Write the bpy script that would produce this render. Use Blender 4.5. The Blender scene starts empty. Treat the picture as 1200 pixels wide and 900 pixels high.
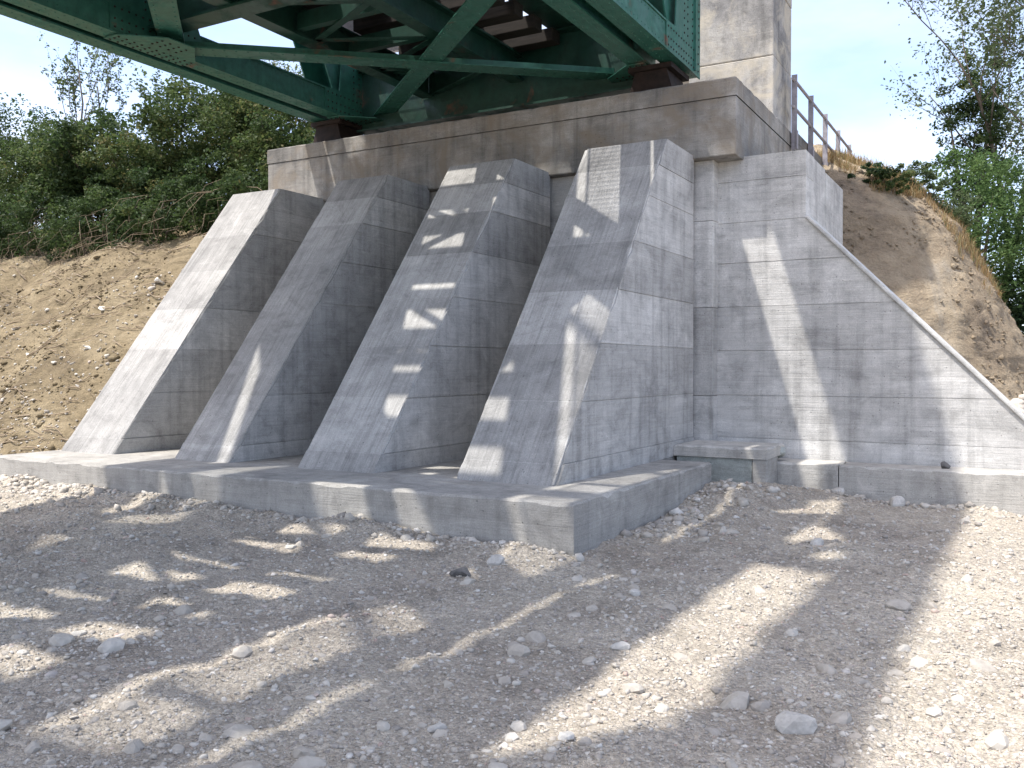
import bpy, bmesh, math, random
import numpy as np
from mathutils import Vector, Matrix

random.seed(11)
rng = np.random.default_rng(11)
scene = bpy.context.scene
C = scene.collection

# ---------------------------------------------------------------- camera
cam_d = bpy.data.cameras.new('camera')
cam = bpy.data.objects.new('camera', cam_d)
C.objects.link(cam)
scene.camera = cam
CAM = Vector((3.327, -6.992, 1.60))
yaw, pitch = math.radians(29.348), math.radians(-1.062)
fw = Vector((-math.sin(yaw) * math.cos(pitch), math.cos(yaw) * math.cos(pitch), math.sin(pitch)))
cam.location = CAM
cam.rotation_euler = fw.to_track_quat('-Z', 'Y').to_euler()
cam_d.sensor_width = 36.0
cam_d.lens = 1064.8 / 1200.0 * 36.0
cam_d.clip_start = 0.05
cam_d.clip_end = 3000.0

# ---------------------------------------------------------------- sky, sun, exposure
SUN_DIR = Vector((0.30, 0.36, -1.0)).normalized()          # the way the light travels
SUN_ELEV = math.asin(-SUN_DIR.z)
SUN_AZ = math.atan2(-SUN_DIR.x, -SUN_DIR.y)                # clockwise from +Y
world = bpy.data.worlds.new('World')
scene.world = world
world.use_nodes = True
wn, wl = world.node_tree.nodes, world.node_tree.links
wn.clear()
w_out = wn.new('ShaderNodeOutputWorld')
w_bg = wn.new('ShaderNodeBackground')
w_bg.inputs['Strength'].default_value = 0.15
sky = wn.new('ShaderNodeTexSky')
sky.sky_type = 'NISHITA'
sky.sun_disc = False
sky.sun_elevation = SUN_ELEV
sky.sun_rotation = SUN_AZ
sky.air_density = 0.6
sky.dust_density = 2.0
sky.ozone_density = 1.0
tc = wn.new('ShaderNodeTexCoord')
mp = wn.new('ShaderNodeMapping')
mp.inputs['Scale'].default_value = (1.2, 1.2, 3.4)
mp.inputs['Location'].default_value = (3.1, 0.4, 1.7)
nz = wn.new('ShaderNodeTexNoise')
nz.inputs['Scale'].default_value = 1.7
nz.inputs['Detail'].default_value = 7
nz.inputs['Roughness'].default_value = 0.55
rp = wn.new('ShaderNodeValToRGB')
rp.color_ramp.elements[0].position = 0.40
rp.color_ramp.elements[1].position = 0.72
rp.color_ramp.elements[0].color = (0.05, 0.05, 0.05, 1)
rp.color_ramp.elements[1].color = (0.55, 0.55, 0.55, 1)
mx = wn.new('ShaderNodeMix'); mx.data_type = 'RGBA'
mx.inputs['B'].default_value = (3.3, 3.3, 3.35, 1)
wl.new(tc.outputs['Generated'], mp.inputs['Vector'])
wl.new(mp.outputs['Vector'], nz.inputs['Vector'])
wl.new(nz.outputs['Fac'], rp.inputs['Fac'])
wl.new(rp.outputs['Color'], mx.inputs['Factor'])
wl.new(sky.outputs['Color'], mx.inputs['A'])
wl.new(mx.outputs['Result'], w_bg.inputs['Color'])
wl.new(w_bg.outputs['Background'], w_out.inputs['Surface'])

sun_d = bpy.data.lights.new('sun', 'SUN')
sun_d.energy = 2.0
sun_d.angle = math.radians(0.8)
sun_d.color = (1.0, 0.965, 0.905)
sun = bpy.data.objects.new('sun', sun_d)
C.objects.link(sun)
sun.location = (-12, -14, 40)
sun.rotation_euler = SUN_DIR.to_track_quat('-Z', 'Y').to_euler()

scene.view_settings.view_transform = 'Standard'
scene.view_settings.look = 'None'
scene.view_settings.gamma = 1.0
scene.view_settings.use_curve_mapping = False
scene.view_settings.exposure = 1.74
scene.cycles.max_bounces = 5
scene.cycles.diffuse_bounces = 3
scene.cycles.transparent_max_bounces = 8

# ---------------------------------------------------------------- helpers
def obj(name, verts, faces, mat=None, parent=None, loc=None, smooth=False, kind=None, mats=None, midx=None):
    me = bpy.data.meshes.new(name)
    me.from_pydata([tuple(v) for v in verts], [], [tuple(f) for f in faces])
    for m in (mats or ([mat] if mat else [])):
        me.materials.append(m)
    if midx is not None:
        me.polygons.foreach_set('material_index', midx)
    if smooth:
        me.polygons.foreach_set('use_smooth', [True] * len(me.polygons))
    me.update()
    o = bpy.data.objects.new(name, me)
    C.objects.link(o)
    if parent is not None:
        o.parent = parent
        o.matrix_parent_inverse = Matrix.Translation(-parent.location)
    if loc is not None:
        o.location = loc
    if kind:
        o['kind'] = kind
    return o

def np_obj(name, V, F, mat, parent=None, kind=None, attr=None, smooth=False):
    """V (n,3), F (m,k) arrays; attr = per-face float array called tint"""
    V = np.asarray(V, np.float32); F = np.asarray(F, np.int32)
    k = F.shape[1]
    me = bpy.data.meshes.new(name)
    me.vertices.add(len(V)); me.vertices.foreach_set('co', V.ravel())
    me.loops.add(F.size); me.loops.foreach_set('vertex_index', F.ravel())
    me.polygons.add(len(F))
    me.polygons.foreach_set('loop_start', np.arange(0, F.size, k, dtype=np.int32))
    if attr is not None:
        a = me.attributes.new('tint', 'FLOAT', 'FACE')
        a.data.foreach_set('value', np.asarray(attr, np.float32))
    if smooth:
        me.polygons.foreach_set('use_smooth', np.ones(len(F), bool))
    me.materials.append(mat)
    me.update(calc_edges=True)
    o = bpy.data.objects.new(name, me)
    C.objects.link(o)
    if parent is not None:
        o.parent = parent
        o.matrix_parent_inverse = Matrix.Translation(-parent.location)
    if kind:
        o['kind'] = kind
    return o

def tag(o, label=None, cat=None, group=None, kind=None):
    if label: o['label'] = label
    if cat: o['category'] = cat
    if group: o['group'] = group
    if kind: o['kind'] = kind
    return o

def thing(name, label, cat, loc=(0, 0, 0), group=None):
    o = bpy.data.objects.new(name, None)
    C.objects.link(o)
    o.location = loc
    o.empty_display_size = 0.2
    return tag(o, label, cat, group)

class MB:
    def __init__(s): s.v = []; s.f = []
    def add(s, vs, fs):
        n = len(s.v); s.v += [tuple(v) for v in vs]; s.f += [tuple(i + n for i in f) for f in fs]; return s
    def box(s, x0, x1, y0, y1, z0, z1):
        return s.add([(x0,y0,z0),(x1,y0,z0),(x1,y1,z0),(x0,y1,z0),(x0,y0,z1),(x1,y0,z1),(x1,y1,z1),(x0,y1,z1)],
                     [(3,2,1,0),(4,5,6,7),(0,1,5,4),(1,2,6,5),(2,3,7,6),(3,0,4,7)])
    def bar(s, a, b, w, h, up=(0, 0, 1)):
        """box of width w (sideways) and height h (along up) from a to b"""
        a, b = Vector(a), Vector(b); d = (b - a).normalized()
        sd = d.cross(Vector(up)).normalized(); u = sd.cross(d)
        vs = []
        for p in (a, b):
            for i, j in ((-1,-1),(1,-1),(1,1),(-1,1)):
                vs.append(p + sd * (w/2*i) + u * (h/2*j))
        return s.add(vs, [(3,2,1,0),(4,5,6,7),(0,1,5,4),(1,2,6,5),(2,3,7,6),(3,0,4,7)])
    def ibeam(s, a, b, w, h, t=0.03):
        a, b = Vector(a), Vector(b)
        z = Vector((0,0,h/2 - t/2))
        s.bar(a+z, b+z, w, t); s.bar(a-z, b-z, w, t); s.bar(a, b, t*0.7, h - 2*t - 0.002)
        return s
    def tube(s, pts, rads, n=6):
        pts = [Vector(p) for p in pts]; rings = []
        for i, p in enumerate(pts):
            d = (pts[min(i+1, len(pts)-1)] - pts[max(i-1, 0)]).normalized()
            r = Vector((0,0,1)) if abs(d.z) < .9 else Vector((1,0,0))
            a = d.cross(r).normalized(); b = d.cross(a)
            rings.append([p + (a*math.cos(2*math.pi*k/n) + b*math.sin(2*math.pi*k/n)) * rads[i] for k in range(n)])
        vs = [v for r in rings for v in r]; fs = []
        for i in range(len(pts)-1):
            for k in range(n):
                fs.append((i*n+k, i*n+(k+1)%n, (i+1)*n+(k+1)%n, (i+1)*n+k))
        fs.append(tuple(range(n))[::-1]); fs.append(tuple((len(pts)-1)*n + k for k in range(n)))
        return s.add(vs, fs)
    def prism_x(s, poly_yz, x0, x1):
        n = len(poly_yz)
        vs = [(x0, y, z) for y, z in poly_yz] + [(x1, y, z) for y, z in poly_yz]
        return s.add(vs, [tuple(range(n)), tuple(range(2*n-1, n-1, -1))] + [(i, i+n, (i+1) % n + n, (i+1) % n) for i in range(n)])
    def prism_y(s, poly_xz, y0, y1):
        n = len(poly_xz)
        vs = [(x, y0, z) for x, z in poly_xz] + [(x, y1, z) for x, z in poly_xz]
        return s.add(vs, [tuple(range(n))[::-1], tuple(range(n, 2*n))] + [(i, (i+1) % n, (i+1) % n + n, i+n) for i in range(n)])
    def prism_z(s, poly_xy, z0, z1):
        n = len(poly_xy)
        vs = [(x, y, z0) for x, y in poly_xy] + [(x, y, z1) for x, y in poly_xy]
        return s.add(vs, [tuple(range(n))[::-1], tuple(range(n, 2*n))] + [(i, (i+1) % n, (i+1) % n + n, i+n) for i in range(n)])
    def build(s, name, mat, parent=None, kind=None, smooth=False, bevel=0.0):
        o = obj(name, s.v, s.f, mat, parent, kind=kind, smooth=smooth)
        bm = bmesh.new(); bm.from_mesh(o.data)
        bmesh.ops.recalc_face_normals(bm, faces=bm.faces)
        if bevel:
            bmesh.ops.bevel(bm, geom=[e for e in bm.edges if e.calc_face_angle(0) > 0.4], offset=bevel, segments=2, affect='EDGES', profile=0.6)
        bm.to_mesh(o.data); bm.free()
        return o

# value noise in numpy
_lat = rng.random((256, 256)).astype(np.float32)
def vnoise(x, y):
    x = np.asarray(x, float); y = np.asarray(y, float)
    xi = np.floor(x).astype(int); yi = np.floor(y).astype(int)
    fx = x - xi; fy = y - yi
    fx = fx*fx*(3-2*fx); fy = fy*fy*(3-2*fy)
    g = lambda i, j: _lat[(i*57 + 13) % 256, (j*91 + 7*(i % 3)) % 256] if False else _lat[i % 256, j % 256]
    a = g(xi, yi)*(1-fx) + g(xi+1, yi)*fx
    b = g(xi, yi+1)*(1-fx) + g(xi+1, yi+1)*fx
    return (a*(1-fy) + b*fy)*2 - 1
def fbm(x, y, o=4, gain=0.5):
    s = 0; a = 1
    for i in range(o):
        s = s + a*vnoise(np.asarray(x)*2**i + 17.3*i, np.asarray(y)*2**i + 5.1*i); a *= gain
    return s
def sstep(a, b, t):
    t = np.clip((np.asarray(t, float)-a)/(b-a), 0, 1); return t*t*(3-2*t)

# ---------------------------------------------------------------- materials
class NT:
    def __init__(s, name, rough=0.9, spec=0.25):
        s.m = bpy.data.materials.new(name); s.m.use_nodes = True
        s.n = s.m.node_tree.nodes; s.l = s.m.node_tree.links
        s.b = s.n['Principled BSDF']
        s.b.inputs['Roughness'].default_value = rough
        s.b.inputs['Specular IOR Level'].default_value = spec
    def new(s, t, **kw):
        n = s.n.new(t)
        for k, v in kw.items():
            if k in n.inputs: n.inputs[k].default_value = v
            else: setattr(n, k, v)
        return n
    def pos(s, scale=(1,1,1), rot=(0,0,0)):
        if not hasattr(s, 'g'): s.g = s.new('ShaderNodeNewGeometry')
        m = s.new('ShaderNodeMapping'); m.inputs['Scale'].default_value = scale; m.inputs['Rotation'].default_value = rot
        s.l.new(s.g.outputs['Position'], m.inputs['Vector']); return m.outputs['Vector']
    def noise(s, vec, scale, detail=5, rough=0.55, dist=0):
        n = s.new('ShaderNodeTexNoise', Scale=scale, Detail=detail, Roughness=rough, Distortion=dist)
        s.l.new(vec, n.inputs['Vector']); return n.outputs['Fac']
    def voro(s, vec, scale, feature='F1', out='Distance', rnd=1.0):
        n = s.new('ShaderNodeTexVoronoi', Scale=scale); n.feature = feature; n.inputs['Randomness'].default_value = rnd
        s.l.new(vec, n.inputs['Vector']); return n.outputs[out]
    def ramp(s, fac, stops):
        r = s.new('ShaderNodeValToRGB'); e = r.color_ramp.elements
        while len(e) < len(stops): e.new(0.5)
        for i, (p, c) in enumerate(stops):
            e[i].position = p; e[i].color = (c, c, c, 1) if isinstance(c, (int, float)) else (*c, 1)
        s.l.new(fac, r.inputs['Fac']); return r.outputs['Color']
    def mix(s, fac, a, b, mode='MIX'):
        m = s.new('ShaderNodeMix', data_type='RGBA', blend_type=mode)
        for sock, v in (('Factor', fac), ('A', a), ('B', b)):
            i = m.inputs[sock] if sock == 'Factor' else [q for q in m.inputs if q.name == sock and q.type == 'RGBA'][0]
            if isinstance(v, (int, float)): i.default_value = v if sock == 'Factor' else (v, v, v, 1)
            elif isinstance(v, tuple): i.default_value = (*v, 1)
            else: s.l.new(v, i)
        return [q for q in m.outputs if q.type == 'RGBA'][0]
    def math(s, op, a, b=0.0, c=None):
        m = s.new('ShaderNodeMath', operation=op)
        for i, v in enumerate((a, b) if c is None else (a, b, c)):
            if isinstance(v, (int, float)): m.inputs[i].default_value = v
            else: s.l.new(v, m.inputs[i])
        return m.outputs[0]
    def bump(s, h, dist, strength=1.0, prev=None):
        b = s.new('ShaderNodeBump', Distance=dist, Strength=strength)
        s.l.new(h, b.inputs['Height'])
        if prev is not None: s.l.new(prev, b.inputs['Normal'])
        return b.outputs['Normal']
    def out(s, col, normal=None):
        if isinstance(col, tuple): s.b.inputs['Base Color'].default_value = (*col, 1)
        else: s.l.new(col, s.b.inputs['Base Color'])
        if normal is not None: s.l.new(normal, s.b.inputs['Normal'])
        return s.m

def concrete(name, col, dark, mode='h', board=0.21, stain=0.5, warm=None, holes=True, boardamp=0.035):
    t = NT(name, 0.92, 0.2)
    p = t.pos()
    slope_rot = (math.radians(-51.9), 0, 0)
    if mode == 'h':
        grain = t.noise(t.pos((1.3, 1.3, 34)), 1.6, 6, 0.6)
        sep = t.new('ShaderNodeSeparateXYZ'); t.l.new(t.g.outputs['Position'], sep.inputs[0]); along = sep.outputs['Z']
        drip = t.noise(t.pos((5.5, 5.5, 0.35)), 1.3, 4, 0.6)
    elif mode == 's':
        v = t.pos((1, 1, 1), slope_rot)
        m2 = t.new('ShaderNodeMapping'); m2.inputs['Scale'].default_value = (30, 0.9, 1); t.l.new(v, m2.inputs['Vector'])
        grain = t.noise(m2.outputs['Vector'], 1.3, 6, 0.62)
        sep = t.new('ShaderNodeSeparateXYZ'); t.l.new(t.g.outputs['Position'], sep.inputs[0]); along = sep.outputs['X']
        m3 = t.new('ShaderNodeMapping'); m3.inputs['Scale'].default_value = (4.0, 0.5, 1); t.l.new(v, m3.inputs['Vector'])
        drip = t.noise(m3.outputs['Vector'], 1.3, 4, 0.6)
    else:
        grain = t.noise(p, 14, 6, 0.6)
        sep = t.new('ShaderNodeSeparateXYZ'); t.l.new(t.g.outputs['Position'], sep.inputs[0]); along = sep.outputs['Z']
        drip = t.noise(t.pos((4, 4, 0.6)), 1.2, 4, 0.6)
    # board tone and board edges
    idx = t.math('FLOOR', t.math('DIVIDE', along, board))
    wnz = t.new('ShaderNodeTexWhiteNoise', noise_dimensions='1D'); t.l.new(idx, wnz.inputs['W'])
    fr = t.math('FRACT', t.math('DIVIDE', along, board))
    edge = t.math('LESS_THAN', t.math('ABSOLUTE', t.math('SUBTRACT', fr, 0.5)), 0.47)
    big = t.noise(p, 0.9, 5, 0.6)
    mid = t.noise(p, 3.2, 8, 0.72, 0.5)
    lait = t.noise(t.pos((0.7, 0.7, 1.3)), 2.3, 8, 0.68, 0.9)
    fine = t.noise(p, 70, 3, 0.6)
    oi = t.new('ShaderNodeObjectInfo')
    c = t.mix(t.ramp(big, [(0.34, 0.0), (0.68, 1.0)]), dark, col)
    c = t.mix(stain * 0.55, c, t.ramp(drip, [(0.3, 0.50), (0.5, 1.0), (0.8, 1.12)]), 'MULTIPLY')
    c = t.mix(0.8, c, t.ramp(mid, [(0.28, 0.68), (0.52, 1.0), (0.76, 1.14)]), 'MULTIPLY')
    c = t.mix(0.75 if mode == 's' else 0.4, c, t.ramp(grain, [(0.25, 0.62), (0.5, 1.0), (0.75, 1.2)]), 'MULTIPLY')
    c = t.mix(1.0, c, t.ramp(wnz.outputs['Value'], [(0.0, 1 - boardamp), (1.0, 1 + boardamp)]), 'MULTIPLY')
    c = t.mix(0.8, c, t.ramp(lait, [(0.40, 0.80), (0.455, 0.97), (0.56, 1.0), (0.60, 1.13)]), 'MULTIPLY')
    c = t.mix(1.0, c, t.ramp(oi.outputs['Random'], [(0.0, 0.78), (1.0, 1.12)]), 'MULTIPLY')
    c = t.mix(0.6, c, t.ramp(fine, [(0.3, 0.72), (0.7, 1.2)]), 'MULTIPLY')
    if warm:
        w = t.noise(p, 1.6, 6, 0.65, 0.8)
        c = t.mix(t.ramp(w, [(0.46, 0.0), (0.66, 0.85)]), c, warm)
    h = t.math('ADD', t.math('MULTIPLY', grain, 0.6), t.math('MULTIPLY', fine, 0.25))
    h = t.math('ADD', h, t.math('MULTIPLY', edge, 0.12))
    h = t.math('ADD', h, t.math('MULTIPLY', wnz.outputs['Value'], 0.25))
    if holes:
        vo = t.voro(p, 11)
        hole = t.ramp(vo, [(0.05, 0.0), (0.11, 1.0)])
        c = t.mix(0.7, c, t.ramp(vo, [(0.05, 0.35), (0.10, 1.0)]), 'MULTIPLY')
        h = t.math('ADD', h, t.math('MULTIPLY', hole, 0.5))
    h = t.math('ADD', h, t.math('MULTIPLY', mid, 1.0))
    n = t.bump(h, 0.008, 0.8)
    return t.out(c, n)

M = {}
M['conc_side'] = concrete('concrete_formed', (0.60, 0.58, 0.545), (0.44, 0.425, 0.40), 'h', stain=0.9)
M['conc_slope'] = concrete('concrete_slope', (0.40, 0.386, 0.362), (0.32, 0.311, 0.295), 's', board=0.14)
M['conc_foot'] = concrete('concrete_footing', (0.50, 0.475, 0.43), (0.41, 0.39, 0.355), 'h', board=0.22, boardamp=0.03, stain=0.7)
M['conc_coping'] = concrete('concrete_coping', (0.66, 0.64, 0.60), (0.55, 0.535, 0.505), 'n', boardamp=0.01)
M['conc_old'] = concrete('concrete_old', (0.34, 0.32, 0.29), (0.155, 0.147, 0.135), 'h', stain=1.3, warm=(0.21, 0.175, 0.135))
M['conc_tower'] = concrete('concrete_tower', (0.53, 0.50, 0.45), (0.25, 0.24, 0.23), 'n', stain=1.4, boardamp=0.02, warm=(0.52, 0.46, 0.36))
M['conc_green'] = concrete('concrete_pale_green', (0.56, 0.58, 0.53), (0.45, 0.47, 0.43), 'n', boardamp=0.01)

def paint(name='green_bridge_paint', c1=(0.018, 0.090, 0.064), c2=(0.032, 0.140, 0.102)):
    t = NT(name, 0.48, 0.45)
    p = t.pos()
    a = t.noise(p, 1.7, 6, 0.65, 0.5); b = t.noise(p, 9, 4, 0.6); d = t.noise(t.pos((9, 9, 0.8)), 1.5, 4)
    c = t.mix(t.ramp(b, [(0.3, 0.0), (0.7, 1.0)]), c1, c2)
    c = t.mix(0.35, c, t.ramp(d, [(0.3, 0.6), (0.7, 1.2)]), 'MULTIPLY')
    rust = t.math('MULTIPLY', t.ramp(a, [(0.62, 0.0), (0.70, 0.75)]), t.ramp(b, [(0.35, 0.25), (0.6, 1.0)]))
    c = t.mix(rust, c, (0.16, 0.058, 0.04))
    t.l.new(t.ramp(a, [(0.5, 0.45), (0.68, 0.9)]), t.b.inputs['Roughness'])
    return t.out(c, t.bump(b, 0.004, 0.5))
M['green'] = paint()
M['green_shaded'] = paint('shaded_green_paint', (0.006, 0.032, 0.022), (0.012, 0.055, 0.038))  # bridge green darkened, puts the deep shade under the deck into the colour
def simple(name, c1, c2, scale=6, rough=0.85, spec=0.25, bumpd=0.006, stretch=(1, 1, 1)):
    t = NT(name, rough, spec); v = t.pos(stretch)
    a = t.noise(v, scale, 6, 0.62); b = t.noise(v, scale*6, 3)
    c = t.mix(t.ramp(a, [(0.3, 0.0), (0.7, 1.0)]), c1, c2)
    c = t.mix(0.35, c, t.ramp(b, [(0.3, 0.7), (0.7, 1.2)]), 'MULTIPLY')
    return t.out(c, t.bump(a, bumpd, 0.7))
M['rust'] = simple('rusty_steel', (0.013, 0.010, 0.009), (0.034, 0.022, 0.018), 8, 0.8)
M['timber'] = simple('tarred_timber', (0.014, 0.012, 0.010), (0.035, 0.028, 0.022), 5, 0.85, stretch=(0.5, 6, 6))
M['grating'] = simple('galvanised_grating', (0.30, 0.26, 0.25), (0.42, 0.38, 0.36), 4, 0.55, 0.5)
M['railing'] = simple('weathered_rail_steel', (0.20, 0.18, 0.19), (0.34, 0.32, 0.34), 9, 0.7, 0.4)
M['bark'] = simple('bark', (0.085, 0.07, 0.055), (0.19, 0.16, 0.13), 9, 0.95, 0.1, 0.02, (1, 1, 0.2))
M['twig'] = simple('dry_twig', (0.17, 0.125, 0.085), (0.32, 0.26, 0.19), 9, 0.95, 0.1)
M['darkrock'] = simple('dark_stone', (0.09, 0.085, 0.08), (0.17, 0.16, 0.15), 20, 0.9)
M['palerock'] = simple('pale_limestone', (0.36, 0.335, 0.30), (0.58, 0.55, 0.50), 10, 0.95, 0.15, 0.012)
M['litter'] = simple('white_scrap', (0.55, 0.53, 0.48), (0.80, 0.78, 0.74), 12, 0.8)

def gravel_stone():
    t = NT('gravel_stone', 0.95, 0.15)
    at = t.new('ShaderNodeAttribute', attribute_name='tint')
    p = t.pos()
    a = t.noise(p, 28, 4)
    c = t.ramp(at.outputs['Fac'], [(0.0, (0.29, 0.262, 0.23)), (0.3, (0.41, 0.37, 0.32)), (0.6, (0.46, 0.415, 0.35)), (0.85, (0.54, 0.50, 0.44)), (0.95, (0.60, 0.57, 0.52)), (1.0, (0.42, 0.31, 0.255))])
    c = t.mix(0.6, c, t.ramp(a, [(0.3, 0.75), (0.7, 1.12)]), 'MULTIPLY')
    return t.out(c, t.bump(a, 0.006, 0.8))
M['gravel'] = gravel_stone()
def stone_single():
    t = NT('loose_stone', 0.95, 0.15)
    oi = t.new('ShaderNodeObjectInfo'); a = t.noise(t.pos(), 22, 5)
    c = t.ramp(oi.outputs['Random'], [(0.0, (0.34, 0.305, 0.265)), (0.6, (0.43, 0.388, 0.33)), (1.0, (0.50, 0.465, 0.41))])
    c = t.mix(0.6, c, t.ramp(a, [(0.3, 0.72), (0.7, 1.14)]), 'MULTIPLY')
    return t.out(c, t.bump(a, 0.01, 0.8))
M['stone'] = stone_single()

def ground_mat():
    t = NT('crushed_limestone_ground', 0.97, 0.1)
    p = t.pos()
    big = t.noise(p, 0.55, 5, 0.6, 0.3); mid = t.noise(p, 3.2, 6, 0.65); fine = t.noise(p, 26, 5, 0.7)
    n1 = t.new('ShaderNodeTexVoronoi', Scale=38.0); t.l.new(p, n1.inputs['Vector']); v1, v1d = n1.outputs['Color'], n1.outputs['Distance']
    n2 = t.new('ShaderNodeTexVoronoi', Scale=95.0); t.l.new(p, n2.inputs['Vector']); v2, v2d = n2.outputs['Color'], n2.outputs['Distance']
    sep = t.new('ShaderNodeSeparateColor'); t.l.new(v1, sep.inputs[0])
    sep2 = t.new('ShaderNodeSeparateColor'); t.l.new(v2, sep2.inputs[0])
    c = t.mix(t.ramp(big, [(0.35, 0.0), (0.65, 1.0)]), (0.415, 0.362, 0.298), (0.49, 0.435, 0.355))
    silt = t.noise(p, 1.15, 7, 0.7, 0.8)
    c = t.mix(0.75, c, t.ramp(silt, [(0.36, 0.66), (0.47, 0.95), (0.58, 1.04), (0.7, 1.14)]), 'MULTIPLY')
    c = t.mix(0.6, c, t.ramp(mid, [(0.3, 0.72), (0.55, 1.0), (0.75, 1.12)]), 'MULTIPLY')
    c = t.mix(0.75, c, t.ramp(sep.outputs[0], [(0.0, 0.78), (0.7, 1.02), (1.0, 1.28)]), 'MULTIPLY')
    c = t.mix(0.7, c, t.ramp(sep2.outputs[0], [(0.0, 0.75), (1.0, 1.22)]), 'MULTIPLY')
    c = t.mix(0.5, c, t.ramp(fine, [(0.3, 0.7), (0.7, 1.2)]), 'MULTIPLY')
    h = t.math('SUBTRACT', t.math('MULTIPLY', fine, 1.0), t.math('ADD', v1d, t.math('MULTIPLY', v2d, 0.45)))
    n = t.bump(h, 0.022, 0.85)
    return t.out(c, n)
M['ground'] = ground_mat()
def dirt_mat():
    t = NT('sandy_earth', 0.97, 0.1)
    p = t.pos()
    big = t.noise(p, 0.7, 6, 0.65, 0.5); mid = t.noise(t.pos((1, 1, 2.6)), 2.6, 7, 0.7, 0.6); fine = t.noise(p, 24, 5, 0.7)
    c = t.ramp(big, [(0.3, (0.145, 0.113, 0.073)), (0.5, (0.24, 0.19, 0.118)), (0.7, (0.315, 0.258, 0.17))])
    c = t.mix(0.8, c, t.ramp(mid, [(0.3, 0.45), (0.5, 0.95), (0.75, 1.2)]), 'MULTIPLY')
    c = t.mix(0.6, c, t.ramp(fine, [(0.3, 0.62), (0.7, 1.25)]), 'MULTIPLY')
    n = t.bump(t.math('ADD', mid, t.math('MULTIPLY', fine, 0.5)), 0.10, 0.85)
    return t.out(c, n)
M['dirt'] = dirt_mat()
def cone_mat():
    t = NT('eroded_earth_and_stone', 0.97, 0.1)
    p = t.pos()
    big = t.noise(t.pos((0.7, 0.7, 0.45)), 1.1, 6, 0.65, 0.6); lay = t.noise(t.pos((1.0, 1.0, 2.2)), 2.6, 9, 0.74, 0.6); fine = t.noise(p, 20, 5, 0.7)
    c = t.ramp(big, [(0.28, (0.22, 0.175, 0.13)), (0.42, (0.35, 0.275, 0.19)), (0.62, (0.44, 0.355, 0.25)), (0.8, (0.42, 0.375, 0.31))])
    c = t.mix(0.75, c, t.ramp(lay, [(0.3, 0.55), (0.5, 1.0), (0.72, 1.2)]), 'MULTIPLY')
    c = t.mix(0.5, c, t.ramp(fine, [(0.3, 0.68), (0.7, 1.2)]), 'MULTIPLY')
    n = t.bump(t.math('ADD', lay, t.math('MULTIPLY', fine, 0.7)), 0.09, 1.0)
    return t.out(c, n)
M['cone'] = cone_mat()
def leaf_mat(name, stops, trans=0.45):
    t = NT(name, 0.6, 0.25)
    at = t.new('ShaderNodeAttribute', attribute_name='tint')
    c = t.ramp(at.outputs['Fac'], stops)
    t.l.new(c, t.b.inputs['Base Color'])
    tr = t.new('ShaderNodeBsdfTranslucent'); t.l.new(c, tr.inputs['Color'])
    ms = t.new('ShaderNodeMixShader'); ms.inputs[0].default_value = trans
    o = t.n['Material Output']
    t.l.new(t.b.outputs[0], ms.inputs[1]); t.l.new(tr.outputs[0], ms.inputs[2]); t.l.new(ms.outputs[0], o.inputs[0])
    return t.m
M['leaf_shrub'] = leaf_mat('shrub_leaf', [(0.0, (0.03, 0.055, 0.02)), (0.5, (0.06, 0.094, 0.03)), (0.85, (0.105, 0.135, 0.045)), (1.0, (0.18, 0.165, 0.065))])
M['leaf_pale'] = leaf_mat('pale_tree_leaf', [(0.0, (0.06, 0.085, 0.04)), (0.6, (0.10, 0.135, 0.06)), (1.0, (0.16, 0.19, 0.09))])
M['leaf_bright'] = leaf_mat('bright_bush_leaf', [(0.0, (0.055, 0.105, 0.035)), (0.5, (0.095, 0.16, 0.05)), (1.0, (0.15, 0.21, 0.075))])
M['leaf_dark'] = leaf_mat('ivy_leaf', [(0.0, (0.022, 0.045, 0.02)), (0.6, (0.045, 0.08, 0.035)), (1.0, (0.08, 0.12, 0.05))])
M['grass_dry'] = leaf_mat('dry_grass', [(0.0, (0.25, 0.15, 0.07)), (0.5, (0.36, 0.25, 0.12)), (0.8, (0.42, 0.34, 0.2)), (1.0, (0.16, 0.18, 0.06))])

# ---------------------------------------------------------------- ground sheet
def ground_h(x, y):
    x = np.asarray(x, float); y = np.asarray(y, float)
    z = 0.04*fbm(x*0.55, y*0.55, 3) + 0.024*fbm(x*2.6+9, y*2.6, 3) + 0.013*fbm(x*8, y*8+3, 3, .65)
    z = z + 0.016*np.clip(-x, 0, 9)*sstep(-3.5, -0.5, y)
    z = z - 0.035*np.clip(x, 0, 4)*sstep(1.0, 4.0, y)
    z = z + 0.20*np.exp(-(((x-0.35)/0.55)**2 + ((y-3.6)/0.9)**2))*(1+0.4*fbm(x*4, y*4, 2))
    z = z + 0.10*np.exp(-(((x-1.0)/0.8)**2 + ((y-4.6)/0.35)**2))
    z = z + 0.07*np.exp(-((y+0.15)/0.28)**2)*sstep(0.4, -0.2, x)*sstep(-9, -8, x)*(0.8+0.8*fbm(x*2, y*2, 2))
    z = z + 1.2*sstep(7.0, 10.5, y)*sstep(1.8, 3.4, x)
    f = sstep(25, 80, np.hypot(x, y)); z = z*(1-f)
    return z
def axis(lo, hi, step, far):
    a = list(np.arange(lo, hi+1e-6, step))
    s = step; v = a[-1]
    while v < far: s *= 1.22; v += s; a.append(v)
    s = step; v = a[0]; pre = []
    while v > -far: s *= 1.22; v -= s; pre.append(v)
    return np.array(pre[::-1] + a)
gx = axis(-9.5, 5.0, 0.045, 900); gy = axis(-5.5, 5.6, 0.045, 900)
X, Y = np.meshgrid(gx, gy, indexing='ij')
Z = ground_h(X, Y)
nx, ny = X.shape
ii = np.arange(nx*ny).reshape(nx, ny)
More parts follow.
